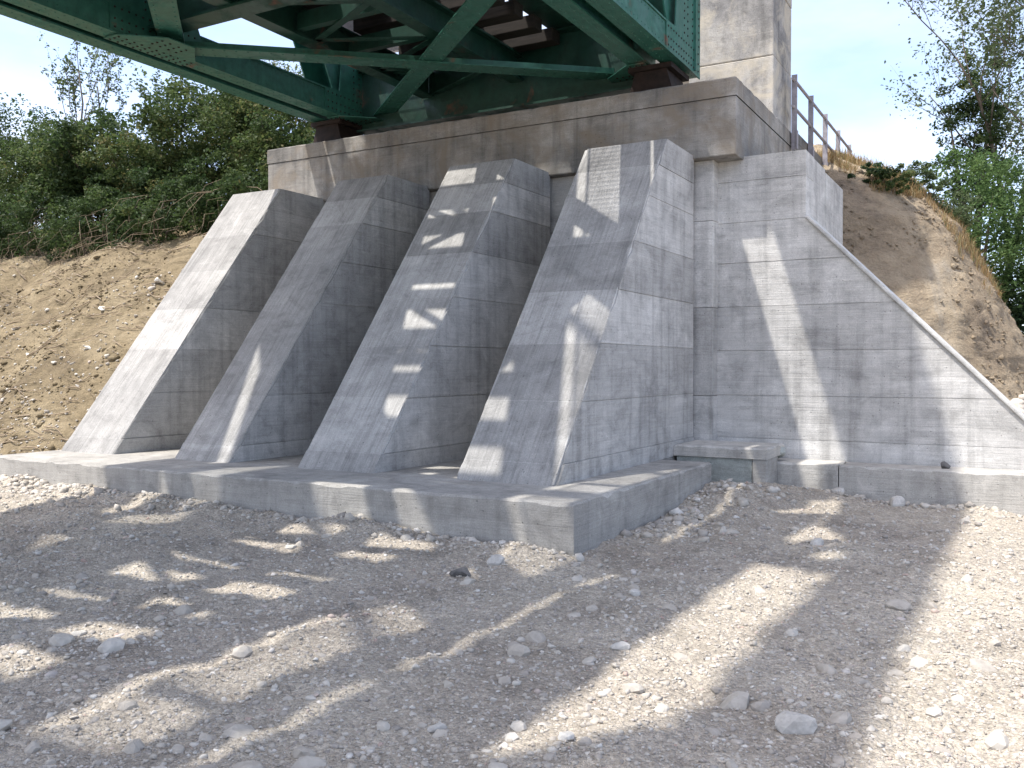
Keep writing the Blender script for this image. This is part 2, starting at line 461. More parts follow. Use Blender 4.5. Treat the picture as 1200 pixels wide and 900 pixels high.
F = np.stack([ii[:-1, :-1], ii[1:, :-1], ii[1:, 1:], ii[:-1, 1:]], -1).reshape(-1, 4)
ground = np_obj('ground', np.stack([X, Y, Z], -1).reshape(-1, 3), F, M['ground'], smooth=True, kind='structure')

# ---------------------------------------------------------------- earth bank left of and behind the abutment
def bank_h(x, y):
    x = np.asarray(x, float); y = np.asarray(y, float)
    foot = 1.25 + 0.25*fbm(x*0.5+3, 0*x, 3) + 0.02*np.clip(-x-9, 0, 20)
    t = y - foot
    z = 0.22 + 0.98*np.clip(t, -2, 3.75) + 0.40*np.clip(t-3.75, 0, 4.2) + 0.04*np.clip(t-7, 0, 60)
    amp = sstep(-0.3, 1.0, t)
    z = z + amp*(0.13*fbm(x*0.8, y*0.8, 3) + 0.045*fbm(x*3.1, y*3.1, 4, 0.7))
    return z
bx = np.concatenate([np.arange(-26, -8.0, 0.085), np.arange(-8.0, 0.05, 0.5)])
bx = np.concatenate([np.linspace(-120, -27, 30), bx])
by = np.concatenate([np.arange(0.6, 7.0, 0.085), np.arange(7.0, 14, 0.4), np.linspace(14.5, 90, 24)])
X, Y = np.meshgrid(bx, by, indexing='ij')
Z = bank_h(X, Y)
Z = np.where((X > -8.52) & (Y < 8.0), np.minimum(Z, 0.1), Z)
Z = np.where((X > -7.9), np.minimum(Z, 5.1), Z)
nx, ny = X.shape; ii = np.arange(nx*ny).reshape(nx, ny)
F = np.stack([ii[:-1, :-1], ii[1:, :-1], ii[1:, 1:], ii[:-1, 1:]], -1).reshape(-1, 4)
bank = np_obj('earth_bank', np.stack([X, Y, Z], -1).reshape(-1, 3), F, M['dirt'], smooth=True, kind='structure')

# quarter cone of earth and rubble behind the wing wall
prof = [(6.2, 0.2), (5.75, 1.0), (5.29, 1.95), (4.75, 2.5), (4.28, 2.92), (3.7, 3.2), (3.18, 3.44), (2.6, 3.7), (2.07, 3.94), (1.4, 4.25), (0.8, 4.55), (-0.3, 5.1)]
nb, nr = 200, 150
pz = np.array([p[0] for p in prof]); pr = np.array([p[1] for p in prof])
zs = np.linspace(6.2, -0.3, nr); rs = np.interp(zs, pz[::-1], pr[::-1])
A, ZZ = np.meshgrid(np.linspace(math.radians(-150), math.radians(120), nb), zs, indexing='ij')
R = np.repeat(rs[None, :], nb, 0)
HN = 0.07*fbm(A*3.2, ZZ*0.8, 4, 0.6) + 0.022*fbm(A*12, ZZ*6.5, 4, 0.7)
R = R + HN
CX, CY = -0.62, 12.6
V = np.stack([CX + R*np.cos(A), CY + R*np.sin(A), ZZ - 0.12*(A > 0)], -1).reshape(-1, 3)
ii = np.arange(nb*nr).reshape(nb, nr)
F = np.stack([ii[:-1, :-1], ii[:-1, 1:], ii[1:, 1:], ii[1:, :-1]], -1).reshape(-1, 4)
hill = np_obj('embankment_hill', V, F, M['cone'], smooth=True, kind='structure')

# ---------------------------------------------------------------- abutment: footing, buttresses, wall, cap, pillar, wing
H = 0.432
YB, YT, ZT, YW = 0.955, 4.149, 4.52, 5.252
yf = lambda z: YB + (YT-YB)*(z-H)/(ZT-H)

def jitter_mesh(o, amp, freq=3.0):
    """slightly uneven arris / surface"""
    me = o.data
    for v in me.vertices:
        p = v.co
        v.co.z += amp*float(vnoise(p.x*freq+3, p.y*freq+p.z*freq))

def rough_slab(poly, z0, z1, name, mat, parent=None, c=0.016, step=0.06, seed=0.0):
    """prism whose top edge is chipped and worn unevenly"""
    pts = []
    n = len(poly)
    area = sum(poly[i][0]*poly[(i+1) % n][1]-poly[(i+1) % n][0]*poly[i][1] for i in range(n))
    if area < 0: poly = poly[::-1]
    P2 = [Vector((p[0], p[1])) for p in poly]
    for i in range(n):
        a, b = P2[i], P2[(i+1) % n]; d = (b-a); L = d.length; d = d/L
        nin = Vector((-d.y, d.x)); prv = (a-P2[i-1]).normalized(); pin = Vector((-prv.y, prv.x))
        k = max(1, int(L/step))
        for q in range(k):
            t = q/k
            inn = (nin+pin) if q == 0 else nin
            pts.append((a+d*(L*t), inn))
    m = len(pts); vs = []
    for ring in range(3):
        for i, (p, inn) in enumerate(pts):
            w = c*(1+0.9*float(vnoise(p.x*7+seed, p.y*7+seed)))+(0.014 if vnoise(p.x*4.1+seed*3, p.y*4.1+5) > .66 else 0)
            w = max(w, .004)
            if ring == 0: vs.append((p.x, p.y, z0))
            elif ring == 1: vs.append((p.x, p.y, z1-w))
            else: vs.append((p.x+inn.x*w, p.y+inn.y*w, z1))
    fs = []
    for ring in range(2):
        for i in range(m):
            fs.append((ring*m+i, ring*m+(i+1) % m, (ring+1)*m+(i+1) % m, (ring+1)*m+i))
    fs.append(tuple(2*m+i for i in range(m)))
    return obj(name, vs, fs, mat, parent)
def rect(x0, x1, y0, y1): return [(x0, y0), (x1, y0), (x1, y1), (x0, y1)]

# main footing: L-shaped slab with a finely divided, slightly worn top edge
foot = rough_slab([(-8.52, 0), (0, 0), (0, 3.93), (-0.66, 3.935), (-0.66, 5.38), (-8.52, 5.38)], -0.5, H, 'footing_slab', M['conc_foot'])
tag(foot, 'long low concrete footing slab carrying the four sloping buttresses', 'footing')

lift_z = [H, 0.63, 1.24, 1.86, 2.48, 3.09, 3.70, 4.14, ZT]
def buttress(l, r, label):
    root = thing('buttress', label, 'buttress', ((l+r)/2, (YB+YW)/2, H), 'sloping concrete buttresses on the footing')
    c = 0.022
    # core shows as the recessed dark joint line
    mb = MB().prism_x([(yf(H+0.01)+0.002, H+0.01), (yf(ZT-0.02)+0.002, ZT-0.02), (YW-0.05, ZT-0.02), (YW-0.05, H+0.01)], l+0.012, r-0.012)
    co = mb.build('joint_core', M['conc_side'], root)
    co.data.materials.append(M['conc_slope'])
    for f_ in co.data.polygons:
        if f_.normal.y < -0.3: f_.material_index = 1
    for i in range(len(lift_z)-1):
        z0, z1 = lift_z[i], lift_z[i+1]
        g0 = 0.0 if i == 0 else 0.0035
        g1 = 0.0 if i == len(lift_z)-2 else 0.0035
        a, b = z0+g0, z1-g1
        dl, dr = random.uniform(-.004, .004), random.uniform(-.005, .005)
        if i == 0: dl, dr = -0.012, 0.014
        nring = max(3, int((b-a)/0.05)); vs = []
        for q in range(nring+1):
            z = a+(b-a)*q/nring; f = yf(z)
            ch = [max(0.010, c*(1+1.1*float(vnoise(z*9+l*7+k*31, k*5+l)))+(0.012 if vnoise(z*5+k*9+l, 3.3*k) > .62 else 0)) for k in (0, 1)]
            wv = 0.003*float(vnoise(z*2.3+l, 8.1))
            vs += [(l+dl+wv, f+ch[0]*1.3, z), (l+dl+ch[0], f, z), (r+dr-ch[1], f, z), (r+dr+wv, f+ch[1]*1.3, z), (r+dr+wv, YW, z), (l+dl+wv, YW, z)]
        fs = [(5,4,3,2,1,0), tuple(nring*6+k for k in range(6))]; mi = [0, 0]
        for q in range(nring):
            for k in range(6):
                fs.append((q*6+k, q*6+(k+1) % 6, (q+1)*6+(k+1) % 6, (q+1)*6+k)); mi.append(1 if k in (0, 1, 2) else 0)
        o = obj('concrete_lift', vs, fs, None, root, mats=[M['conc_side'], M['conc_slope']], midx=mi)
    return root
buttress(-8.369, -7.281, 'leftmost sloping buttress, its front fully sunlit, beside the bare earth bank')
buttress(-6.08, -5.096, 'second sloping buttress from the earth bank, mostly in bridge shadow')
buttress(-3.99, -2.897, 'third sloping buttress from the earth bank, crossed by bars of sunlight')
buttress(-1.818, -0.669, 'rightmost sloping buttress next to the wing wall, pale right side showing')

wall = thing('abutment_wall', 'upright concrete abutment wall behind the buttresses, under the old cap', 'wall', (-4.5, 5.6, 0))
for i, (a, b) in enumerate([(-0.2, 1.2), (1.2, 2.43), (2.43, 3.63), (3.63, 4.47)]):
    MB().box(-8.4, -0.43, 5.36+0.003*i, 6.6, a+0.003, b-0.003).build('concrete_lift', M['conc_side'], wall, bevel=0.006)

cap = thing('bearing_cap', 'weathered brown concrete cap beam under the green bridge', 'cap beam', (-4.3, 6.5, 4.47))
MB().box(-8.58, -0.07, 5.2, 8.9, 4.47, 5.2605).build('cap_beam', M['conc_old'], cap, bevel=0.018)
rough_slab(rect(-8.588, -0.062, 5.190, 8.9), 5.262, 5.515, 'upper_course', M['conc_old'], cap, 0.02, seed=4.0)
MB().box(-7.9, -1.4, 7.75, 8.3, 5.52, 6.9).build('ballast_wall', M['conc_old'], cap, bevel=0.015)

tower = thing('pillar', 'tall weathered concrete pillar standing on the right end of the cap beam', 'pillar', (-0.8, 8.2, 5.515))
zz = [5.516, 6.55, 7.7, 9.0, 10.4]
for i in range(4):
    d = 0.006*(i % 2)
    MB().box(-1.55+d, -0.16-d, 7.66+d, 8.95-d, zz[i], zz[i+1]-0.006).build('concrete_lift', M['conc_tower'], tower, bevel=0.02)

# wing wall, trapezoid with a sloping end, in lifts
wing = thing('wing_wall', 'tall board-marked concrete wing wall with sloping right edge beside the buttresses', 'wall', (1.5, 5.8, 0.36))
wz = [0.10, 0.62, 1.21, 1.83, 2.44, 3.05, 3.61, 4.18, 4.52]
xs = lambda z: 0.765 if z >= 3.61 else 0.765 + (3.61-z)*0.969
for i in range(len(wz)-1):
    a, b = wz[i], wz[i+1]
    g = 0.003
    d = random.uniform(0, 0.006)
    MB().prism_y([(-0.43, a+g), (xs(a+g), a+g), (xs(b-g), b-g), (-0.43, b-g)], 5.6+d, 6.12).build('concrete_lift', M['conc_side'], wing)
MB().prism_y([(-0.42, 0.1), (xs(0.1)-0.02, 0.1), (0.75, 3.6), (0.75, 4.5), (-0.42, 4.5)], 5.62, 6.10).build('joint_core', M['conc_side'], wing)
# pale sloping coping
n = Vector((1, 0, 0.969)).normalized()
a, b = Vector((xs(0.1), 5.845, 0.1)), Vector((0.765, 5.845, 3.61))
MB().bar(a + n*0.022, b + n*0.022, 0.57, 0.044, n).build('sloping_coping', M['conc_coping'], wing, bevel=0.015)

ret = thing('return_wall', 'pale concrete return wall running back under the railing', 'wall', (0.5, 7, 3))
MB().box(0.30, 0.758, 6.125, 7.0, 1.5, 4.515).build('wall_panel', M['conc_side'], ret, bevel=0.01)
MB().box(0.30, 0.764, 7.01, 8.5, 1.5, 4.47).build('wall_panel', M['conc_side'], ret, bevel=0.01)

wf = thing('wing_footing', 'low concrete footing strip along the foot of the wing wall', 'footing', (2, 5.3, 0))
rough_slab(rect(0.42, 1.30, 5.02, 5.596), -0.6, 0.362, 'footing_block', M['conc_foot'], wf, seed=2.0)
rough_slab(rect(1.312, 6.5, 5.03, 5.596), -0.7, 0.355, 'footing_block', M['conc_foot'], wf, seed=3.0)
led = thing('ledge_block', 'stepped concrete ledge block in the corner between buttress and wing wall', 'ledge', (0, 4.8, 0))
rough_slab(rect(-0.652, 0.56, 4.40, 5.34), 0.445, 0.585, 'ledge_top', M['conc_foot'], led, 0.02, seed=6.0)
MB().box(0.375, 0.555, 4.415, 5.0, -0.4, 0.443).build('ledge_leg', M['conc_foot'], led, bevel=0.01)
MB().box(-0.62, 0.368, 4.43, 5.0, -0.4, 0.441).build('pale_panel', M['conc_green'], led, bevel=0.008)

# ---------------------------------------------------------------- railing on the walkway edge
rail = thing('railing', 'grey steel post railing on the walkway behind the pillar', 'railing', (0.0, 10.8, 5.3))
for y in (8.43, 9.76, 11.1, 12.48, 13.83):
    m = MB().box(-0.045, 0.045, y-0.008, y+0.008, 5.2, 6.42)
    m.box(-0.045, -0.030, y+0.008, y+0.085, 5.2, 6.42)
    m.box(0.045, 0.056, y-0.05, y+0.05, 5.2, 5.5)
    m.build('post', M['railing'], rail)
for z in (6.33, 5.88):
    MB().tube([(0.0, 8.3, z), (0.0, 14.1, z)], [0.026, 0.026], 8).build('rail_tube', M['railing'], rail)
walk = MB().box(-1.2, -0.06, 8.96, 14.5, 5.22, 5.42)
walk.box(-0.20, -0.058, 8.96, 14.5, 5.42, 5.60)
tag(walk.build('walkway_slab', M['conc_old'], bevel=0.012), 'dark weathered walkway slab edge carrying the steel railing', 'walkway')
tag(MB().box(-1.1, -0.12, 8.96, 12.6, 0.0, 5.2).build('old_side_wall', M['conc_old'], bevel=0.012), 'dark old concrete wall edge between return wall and earth hill', 'wall')
# ---------------------------------------------------------------- green steel truss bridge
br = thing('truss_bridge', 'green riveted steel truss bridge resting on the cap beam', 'bridge', (-4.42, 5.9, 6.0))
YE = 6.5; Y0 = -16.0
nodes = [6.05, 1.6, -3.8, -9.2, -14.6]        # floor beams
panel = [-2.3, -7.7, -13.1]                    # posts of the upper panels
ZB0, ZB1, ZC0, ZC1 = 6.0, 6.40, 12.2, 12.75
YP = 2.6                                   # where the sloping end post meets the top chord
def rivet_mesh(points, normals, r=0.017):
    V = []; Fq = []
    for p, nrm in zip(points, normals):
        p = Vector(p); nrm = Vector(nrm)
        a = nrm.orthogonal().normalized(); b = nrm.cross(a)
        base = len(V)
        for k in range(6):
            V.append(p + (a*math.cos(k*math.pi/3) + b*math.sin(k*math.pi/3))*r)
        for k in range(6):
            V.append(p + nrm*r*0.6 + (a*math.cos(k*math.pi/3) + b*math.sin(k*math.pi/3))*r*0.55)
        for k in range(6):
            Fq.append((base+k, base+(k+1) % 6, base+6+(k+1) % 6, base+6+k))
        Fq.append(tuple(base+6+k for k in range(6)))
    return V, Fq
def truss(xc, out):
    """out = +1 for the right truss (outer face to +x), -1 for the left"""
    w = 0.37
    m = MB()
    for s in (-1, 1):
        m.box(xc+s*0.34-0.012, xc+s*0.34+0.012, Y0, YE, ZB0+0.028, ZB1-0.028)
        lo, hi = sorted((xc+s*0.08, xc+s*w))
        m.box(lo, hi, Y0, YE, ZB0, ZB0+0.026)
        m.box(lo, hi, Y0, YE, ZB1-0.026, ZB1)
        lo, hi = sorted((xc+s*0.20, xc+s*0.326))
        m.box(lo, hi, Y0, YE, ZB0+0.028, ZB0+0.055)
    m.build('bottom_chord', M['green'], br)
    m = MB()
    for s in (-1, 1):
        m.box(xc+s*0.26-0.02, xc+s*0.26+0.02, Y0, YP, ZC0, ZC1-0.03)
    m.box(xc-0.31, xc+0.31, Y0, YP, ZC1-0.028, ZC1)
    m.box(xc-0.30, xc+0.30, Y0, YP, ZC0-0.03, ZC0-0.002)
    m.build('top_chord', M['green'], br)
    for i, y in enumerate(nodes):
        hw = 0.17
        if i in (1, 2, 3):
            m = MB()
            yk, y = y, (y if i == 1 else panel[i-2])
            for s in (-1, 1):
                m.box(xc+s*0.24-0.012, xc+s*0.24+0.012, y-hw, y+hw, ZB1+0.002, ZC0-0.04)
                m.box(xc+s*0.24-0.05-0.04*s, xc+s*0.24+0.05-0.04*s, y+hw-0.014, y+hw, ZB1+0.002, ZC0-0.04)
                m.box(xc+s*0.24-0.05-0.04*s, xc+s*0.24+0.05-0.04*s, y-hw, y-hw+0.014, ZB1+0.002, ZC0-0.04)
            m.build('post', M['green'], br)
            y = yk
        elif i == 0:
            a_, b_ = Vector((xc, 5.72, ZB1-0.05)), Vector((xc, YP, ZC1-0.3))
            upv = Vector((0, -(b_.z-a_.z), b_.y-a_.y))
            m = MB()
            for s in (-1, 1):
                m.bar(a_+Vector((s*0.26, 0, 0)), b_+Vector((s*0.26, 0, 0)), 0.024, 0.56, upv)
            m.bar(a_-upv.normalized()*0.28, b_-upv.normalized()*0.28, 0.56, 0.02, upv)
            m.build('end_post', M['green'], br)
            MB().prism_x([(4.1, 8.2), (-0.2, 8.5), (-2.3, 10.6), (-2.3, 12.15), (2.7, 12.5)], xc+out*0.284-0.009, xc+out*0.284+0.009).build('corner_shade_plate', M['green'], br)  # added unseen plate, shaped to shade the wing wall and the ground before it
            MB().box(xc+out*0.374-0.03, xc+out*0.374+0.03, 6.24, 6.27, ZB0+0.03, 7.66).build('stiffener', M['green'], br)
        for s in (-1, 1):
            px = xc + s*0.362
            if i == 0:
                poly = [(5.05, ZB0+0.03), (5.05, ZB1), (5.42, ZB1+0.02), (5.55, 7.7), (6.46, 7.7), (6.54, 7.1), (6.54, ZB0-0.02)]
            else:
                poly = [(y-0.75, ZB0+0.03), (y-0.75, ZB1-0.02), (y-0.42, 7.15), (y+0.42, 7.15), (y+0.75, ZB1-0.02), (y+0.75, ZB0+0.03)]
            g = MB().prism_x(poly, px-0.009, px+0.009).build('gusset_plate', M['green'], br)
            pts = []; nr_ = []
            ymin, ymax = min(p[0] for p in poly), max(p[0] for p in poly)
            for yy in np.arange(ymin+0.07, ymax-0.04, 0.11):
                for z_ in (ZB0+0.07, ZB0+0.18, ZB1-0.07):
                    pts.append((px+s*0.009, yy, z_)); nr_.append((s, 0, 0))
            for z_ in np.arange(ZB1+0.05, max(p[1] for p in poly)-0.05, 0.105):
                for dy in ((-0.25, -0.1, 0.12, 0.27, 0.42) if i == 0 else (-0.2, -0.07, 0.07, 0.2)):
                    pts.append((px+s*0.009, y+dy, z_)); nr_.append((s, 0, 0))
            v, f = rivet_mesh(pts, nr_)
            obj('rivets', v, f, M['rust'], g, kind='stuff')
            # the gusset's parent offset is identity, vertices are in world space
        # bottom gusset for the lateral bracing
        inn = -out
        gy0, gy1 = y-0.65, min(y+0.65, 6.5)
        lo, hi = sorted((xc+inn*0.03, xc+inn*0.85))
        g = MB().prism_z([(xc+inn*0.1, gy0), (xc+inn*0.37, gy0), (xc+inn*0.85, y-0.22), (xc+inn*0.85, min(y+0.22, gy1)), (xc+inn*0.37, gy1), (xc+inn*0.1, gy1)], ZB0-0.026, ZB0-0.012).build('gusset_plate', M['green'], br)
        pts = [(xc+inn*u, yy, ZB0-0.026) for u in (0.15, 0.24, 0.33) for yy in np.arange(gy0+0.06, gy1-0.03, 0.12)]
        pts += [(xc+inn*u, y+dy, ZB0-0.026) for u in (0.5, 0.6, 0.7) for dy in (-0.2, -0.07, 0.07, 0.2) if y+dy < 6.4]
        v, f = rivet_mesh(pts, [(0, 0, -1)]*len(pts), 0.019)
        obj('rivets', v, f, M['rust'], g, kind='stuff')
    def lattice(a, b, off):
        m = MB()
        for s in (-1, 1):
            m.bar((xc+s*off, a[0], a[1]), (xc+s*off, b[0], b[1]), 0.024, 0.24, (0, -(b[1]-a[1]), b[0]-a[0]))
        q = lambda t: (a[0]+(b[0]-a[0])*t, a[1]+(b[1]-a[1])*t)
        for k in range(9):
            y0_, z0_ = q((k+0.15)/9); y1_, z1_ = q((k+0.85)/9)
            sg = 1 if k % 2 else -1
            m.bar((xc-(off-.02)*sg, y0_, z0_), (xc+(off-.02)*sg, y1_, z1_), 0.05, 0.02)
        m.build('diagonal', M['green'], br)
    for i in range(len(panel)-1):
        ya, yb = panel[i], panel[i+1]
        ymid = (ya+yb)/2
        if i: lattice((ya, 10.9), (ymid+.06, 9.0), 0.11); lattice((yb, 10.9), (ymid-.06, 9.0), 0.11)
        lattice((ymid+.1, 8.9), (ya, ZB1-0.1), 0.07)
        lattice((ymid-.1, 8.9), (yb, ZB1-0.1), 0.07)
    MB().box(xc+out*0.345-0.006, xc+out*0.345+0.006, Y0, 0.8, ZB1+0.002, 8.15).build('side_shade_plate', M['green'], br)  # added unseen plate, blocks sun low in the truss to shade the gravel
    # rivet rows along chord flanges and web
    pts = []; nr_ = []
    for yy in np.arange(-3.0, 6.4, 0.13):
        for u in (0.30, 0.17, -0.17, -0.30):
            pts.append((xc+u, yy, ZB0)); nr_.append((0, 0, -1))
        for z_ in (ZB0+0.075, ZB1-0.075):
            pts.append((xc+0.352, yy, z_)); nr_.append((1, 0, 0))
    v, f = rivet_mesh(pts, nr_, 0.013)
    obj('rivets', v, f, M['green'], br, kind='stuff')
truss(-7.47, -1)
truss(-1.37, 1)
for i, y in enumerate(nodes):
    z0 = 5.80 if i == 0 else 6.2
    MB().ibeam((-7.1, y, (z0+6.92)/2), (-1.74, y, (z0+6.92)/2), 0.34, 6.92-z0, 0.035).build('floor_beam', M['green_shaded'], br)
    if i != 1: MB().ibeam((-7.15, y if i else YP, 12.4), (-1.69, y if i else YP, 12.4), 0.3, 0.4, 0.03).build('top_strut', M['green'], br)
    for xx, sg in ((-7.1, 1), (-1.74, -1)):
        MB().prism_y([(xx, 6.93), (xx+sg*0.5, 6.93), (xx+sg*0.03, 8.0), (xx, 8.0)], y-0.012, y+0.012).build('knee_bracket', M['green'], br)
for i in range(len(nodes)-1):
    ya, yb = nodes[i], nodes[i+1]
    for xx in (-5.65, -3.9):
        MB().ibeam((xx, ya-0.03, 6.45), (xx, yb+0.03, 6.45), 0.24, 0.42, 0.03).build('stringer', M['green_shaded'], br)
    if i < 2:
        pts = []
        for (xa, y_a), (xb, y_b), zq in (((-7.2, yb+0.25), (-1.6, ya+0.35 if i else 6.55), 6.06), ((-1.6, yb+0.25), (-7.2, ya+0.35 if i else 6.55), 6.091)):
            d_ = Vector((xb-xa, y_b-y_a, 0)); L_ = d_.length; d_.normalize(); n_ = Vector((-d_.y, d_.x, 0))
            for q in np.arange(0.3, L_-0.2, 0.16):
                for sd in (-.12, .12):
                    w_ = Vector((xa, y_a, zq))+d_*float(q)+n_*sd; pts.append(w_)
        v, f = rivet_mesh(pts, [(0, 0, -1)]*len(pts), 0.016)
        obj('rivets', v, f, M['green'], br, kind='stuff')
    nz_ = 6; st = (yb-ya)/nz_
    for q in range(nz_):
        xa, xb = (-5.55, -4.0) if q % 2 == 0 else (-4.0, -5.55)
        MB().bar((xa, ya+st*q, 6.29), (xb, ya+st*(q+1), 6.29), 0.11, 0.014).build('stringer_brace', M['green_shaded'], br)
    for ym in (ya+(yb-ya)*.25, (ya+yb)/2, ya+(yb-ya)*.75):
        MB().bar((-5.53, ym, 6.42), (-4.02, ym, 6.42), 0.12, 0.22).build('cross_frame', M['green_shaded'], br)
    o1 = MB().bar((-7.2, yb+0.25, 6.07), (-1.6, ya+0.35 if i else 6.55, 6.07), 0.34, 0.02)
    o1.bar((-7.2, yb+0.25, 6.14), (-1.6, ya+0.35 if i else 6.55, 6.14), 0.02, 0.12); o1.build('lateral_brace', M['green'], br)
    o2 = MB().bar((-1.6, yb+0.25, 6.10), (-7.2, ya+0.35 if i else 6.55, 6.10), 0.34, 0.018)
    o2.bar((-1.6, yb+0.25, 6.17), (-7.2, ya+0.35 if i else 6.55, 6.17), 0.02, 0.12); o2.build('lateral_brace', M['green'], br)
    if i:
        MB().bar((-7.15, ya, 12.3), (-1.69, yb, 12.3), 0.14, 0.1).build('top_brace', M['green'], br)
sl0 = None
for k, y in enumerate(np.arange(6.4, Y0, -0.6)):
    if sl0 is None:
        sl0 = MB().box(-1.14, 1.36, -0.13, 0.13, 0, 0.2).build('sleeper', M['timber'], bevel=0.012)
        s_ = sl0
    else:
        s_ = sl0.copy(); C.objects.link(s_)
    s_.parent = br; s_.matrix_parent_inverse = Matrix.Translation(-br.location)
    s_.location = (-4.42 + random.uniform(-.02, .02), float(y) + random.uniform(-.015, .015), 6.672)
for xx in (-5.5, -4.05):
    m = MB().box(xx-0.035, xx+0.035, Y0, 7.0, 6.99, 7.03); m.box(xx-0.009, xx+0.009, Y0, 7.0, 6.892, 6.989); m.box(xx-0.065, xx+0.065, Y0, 7.0, 6.876, 6.890)
    m.build('running_rail', M['rust'], br)
MB().box(-5.42, -4.88, Y0, 6.5, 6.878, 6.92).build('plank_walk', M['timber'], br)
MB().box(-3.25, -2.62, Y0, 6.5, 6.935, 6.96).build('deck_plate', M['green_shaded'], br)
MB().box(-7.08, -6.62, Y0, 1.2, 6.935, 6.96).build('deck_plate', M['green_shaded'], br)
def grating(x0, x1, y0, y1):
    m = MB()
    for x in np.arange(x0, x1+0.001, 0.035):
        m.box(x-0.0025, x+0.0025, y0, y1, 7.14, 7.168)
    for y in np.arange(y0, y1+0.001, 0.075):
        m.box(x0, x1, y-0.004, y+0.004, 7.145, 7.164)
    m.box(x0-0.03, x0-0.005, y0, y1, 7.125, 7.175); m.box(x1+0.005, x1+0.03, y0, y1, 7.125, 7.175)
    m.box(x0, x1, y0-0.02, y0-0.006, 7.125, 7.175); m.box(x0, x1, y1+0.006, y1+0.02, 7.125, 7.175)
    m.build('walkway_grating', M['grating'], br)
for i in range(len(nodes)-1):
    ya, yb = nodes[i], nodes[i+1]
    h_ = (ya+yb)/2
    for a_, b_ in ((yb+0.06, h_-0.1), (h_+0.1, ya-0.06)):
        grating(-6.60, -5.80, a_, b_)
        grating(-2.52, -1.86, a_, b_)
    for xx in (-6.19, -2.19):
        MB().box(xx-0.36, xx+0.36, h_-0.06, h_+0.06, 7.0, 7.12).build('grating_bearer', M['green_shaded'], br)
# bearings
for xc, lab in ((-7.5, 'dark steel bridge bearing at the left end of the cap beam'), (-1.42, 'dark rusty steel bridge bearing near the right end of the cap beam')):
    b = thing('bridge_bearing', lab, 'bearing', (xc, 5.85, 5.515), 'steel bearings under the bridge')
    MB().box(xc-0.36, xc+0.36, 5.45, 6.35, 5.517, 5.56).build('base_plate', M['rust'], b)
    MB().prism_y([(xc-0.34, 5.562), (xc+0.34, 5.562), (xc+0.24, 5.90), (xc-0.24, 5.90)], 5.55, 6.25).build('rocker', M['rust'], b)
    MB().box(xc-0.33, xc+0.33, 5.5, 6.3, 5.902, 5.97).build('top_plate', M['rust'], b)

# ---------------------------------------------------------------- stones and gravel
def hull_stone(seed, npts=16, flat=0.6):
    r = random.Random(seed)
    bm = bmesh.new()
    for _ in range(npts):
        v = Vector((r.gauss(0, 1), r.gauss(0, 1), r.gauss(0, 1))).normalized()*r.uniform(0.8, 1.0)
        bm.verts.new((v.x*r.uniform(.85, 1.0), v.y*0.8, v.z*flat))
    bmesh.ops.convex_hull(bm, input=bm.verts)
    bmesh.ops.delete(bm, geom=[v for v in bm.verts if not v.link_faces], context='VERTS')
    bmesh.ops.triangulate(bm, faces=bm.faces)
    bm.verts.index_update()
    V = np.array([v.co[:] for v in bm.verts]); Fc = np.array([[v.index for v in f.verts] for f in bm.faces])
    bm.free()
    return V, Fc
variants = [hull_stone(s, random.choice((12, 14, 16)), random.uniform(.45, .75)) for s in range(24)]

def scatter(name, P, S, sink, mat, seed, tint=None, kind='stuff', parent=None):
    r = np.random.default_rng(seed)
    n = len(P); which = r.integers(0, len(variants), n)
    Vs = []; Fs = []; T = []; base = 0
    ang = r.random(n)*2*np.pi; tilt = r.normal(0, 0.25, n); tilt2 = r.normal(0, 0.25, n)
    if tint is None: tint = r.random(n)
    for k in range(len(variants)):
        idx = np.where(which == k)[0]
        if not len(idx): continue
        V, Fc = variants[k]
        ca, sa = np.cos(ang[idx]), np.sin(ang[idx])
        ct, st = np.cos(tilt[idx]), np.sin(tilt[idx])
        cu, su = np.cos(tilt2[idx]), np.sin(tilt2[idx])
        x, y, z = V[None, :, 0], V[None, :, 1], V[None, :, 2]
        x, y, z = x, y*ct[:, None]-z*st[:, None], y*st[:, None]+z*ct[:, None]
        x, z = x*cu[:, None]+z*su[:, None], -x*su[:, None]+z*cu[:, None]
        x, y = x*ca[:, None]-y*sa[:, None], x*sa[:, None]+y*ca[:, None]
        s = S[idx][:, None]
        W = np.stack([x*s+P[idx, 0:1], y*s+P[idx, 1:2], z*s+P[idx, 2:3]+sink*s], -1).reshape(-1, 3)
        ff = (Fc[None]+(np.arange(len(idx))*len(V))[:, None, None]).reshape(-1, 3)+base
        Vs.append(W); Fs.append(ff); T.append(np.repeat(tint[idx], len(Fc))); base += len(W)
    return np_obj(name, np.concatenate(Vs), np.concatenate(Fs), mat, kind=kind, attr=np.concatenate(T), parent=parent)

def in_view(x, y, z=0.0, margin=60):
    d = np.stack([x-CAM.x, y-CAM.y, np.zeros_like(x)+z-CAM.z], -1)
    f_ = np.array(fw); rt = np.array([math.cos(yaw), math.sin(yaw), 0]); up = np.cross(rt, f_)
    dz = d@f_
    u = 600+1064.8*(d@rt)/np.maximum(dz, .1); v = 450-1064.8*(d@up)/np.maximum(dz, .1)
    return (dz > 0.5) & (u > -margin*3) & (u < 1200+margin*3) & (v < 900+margin*3), dz, u, v
def blocked(x, y):
    return ((x > -8.5) & (x < 0.02) & (y > -0.01)) | ((x > -0.7) & (x < 0.57) & (y > 4.4)) | ((x > 0.4) & (y > 5.0) & (x < 6.5) & (y < 6.2)) | ((x < -8.5) & (y > 1.3))

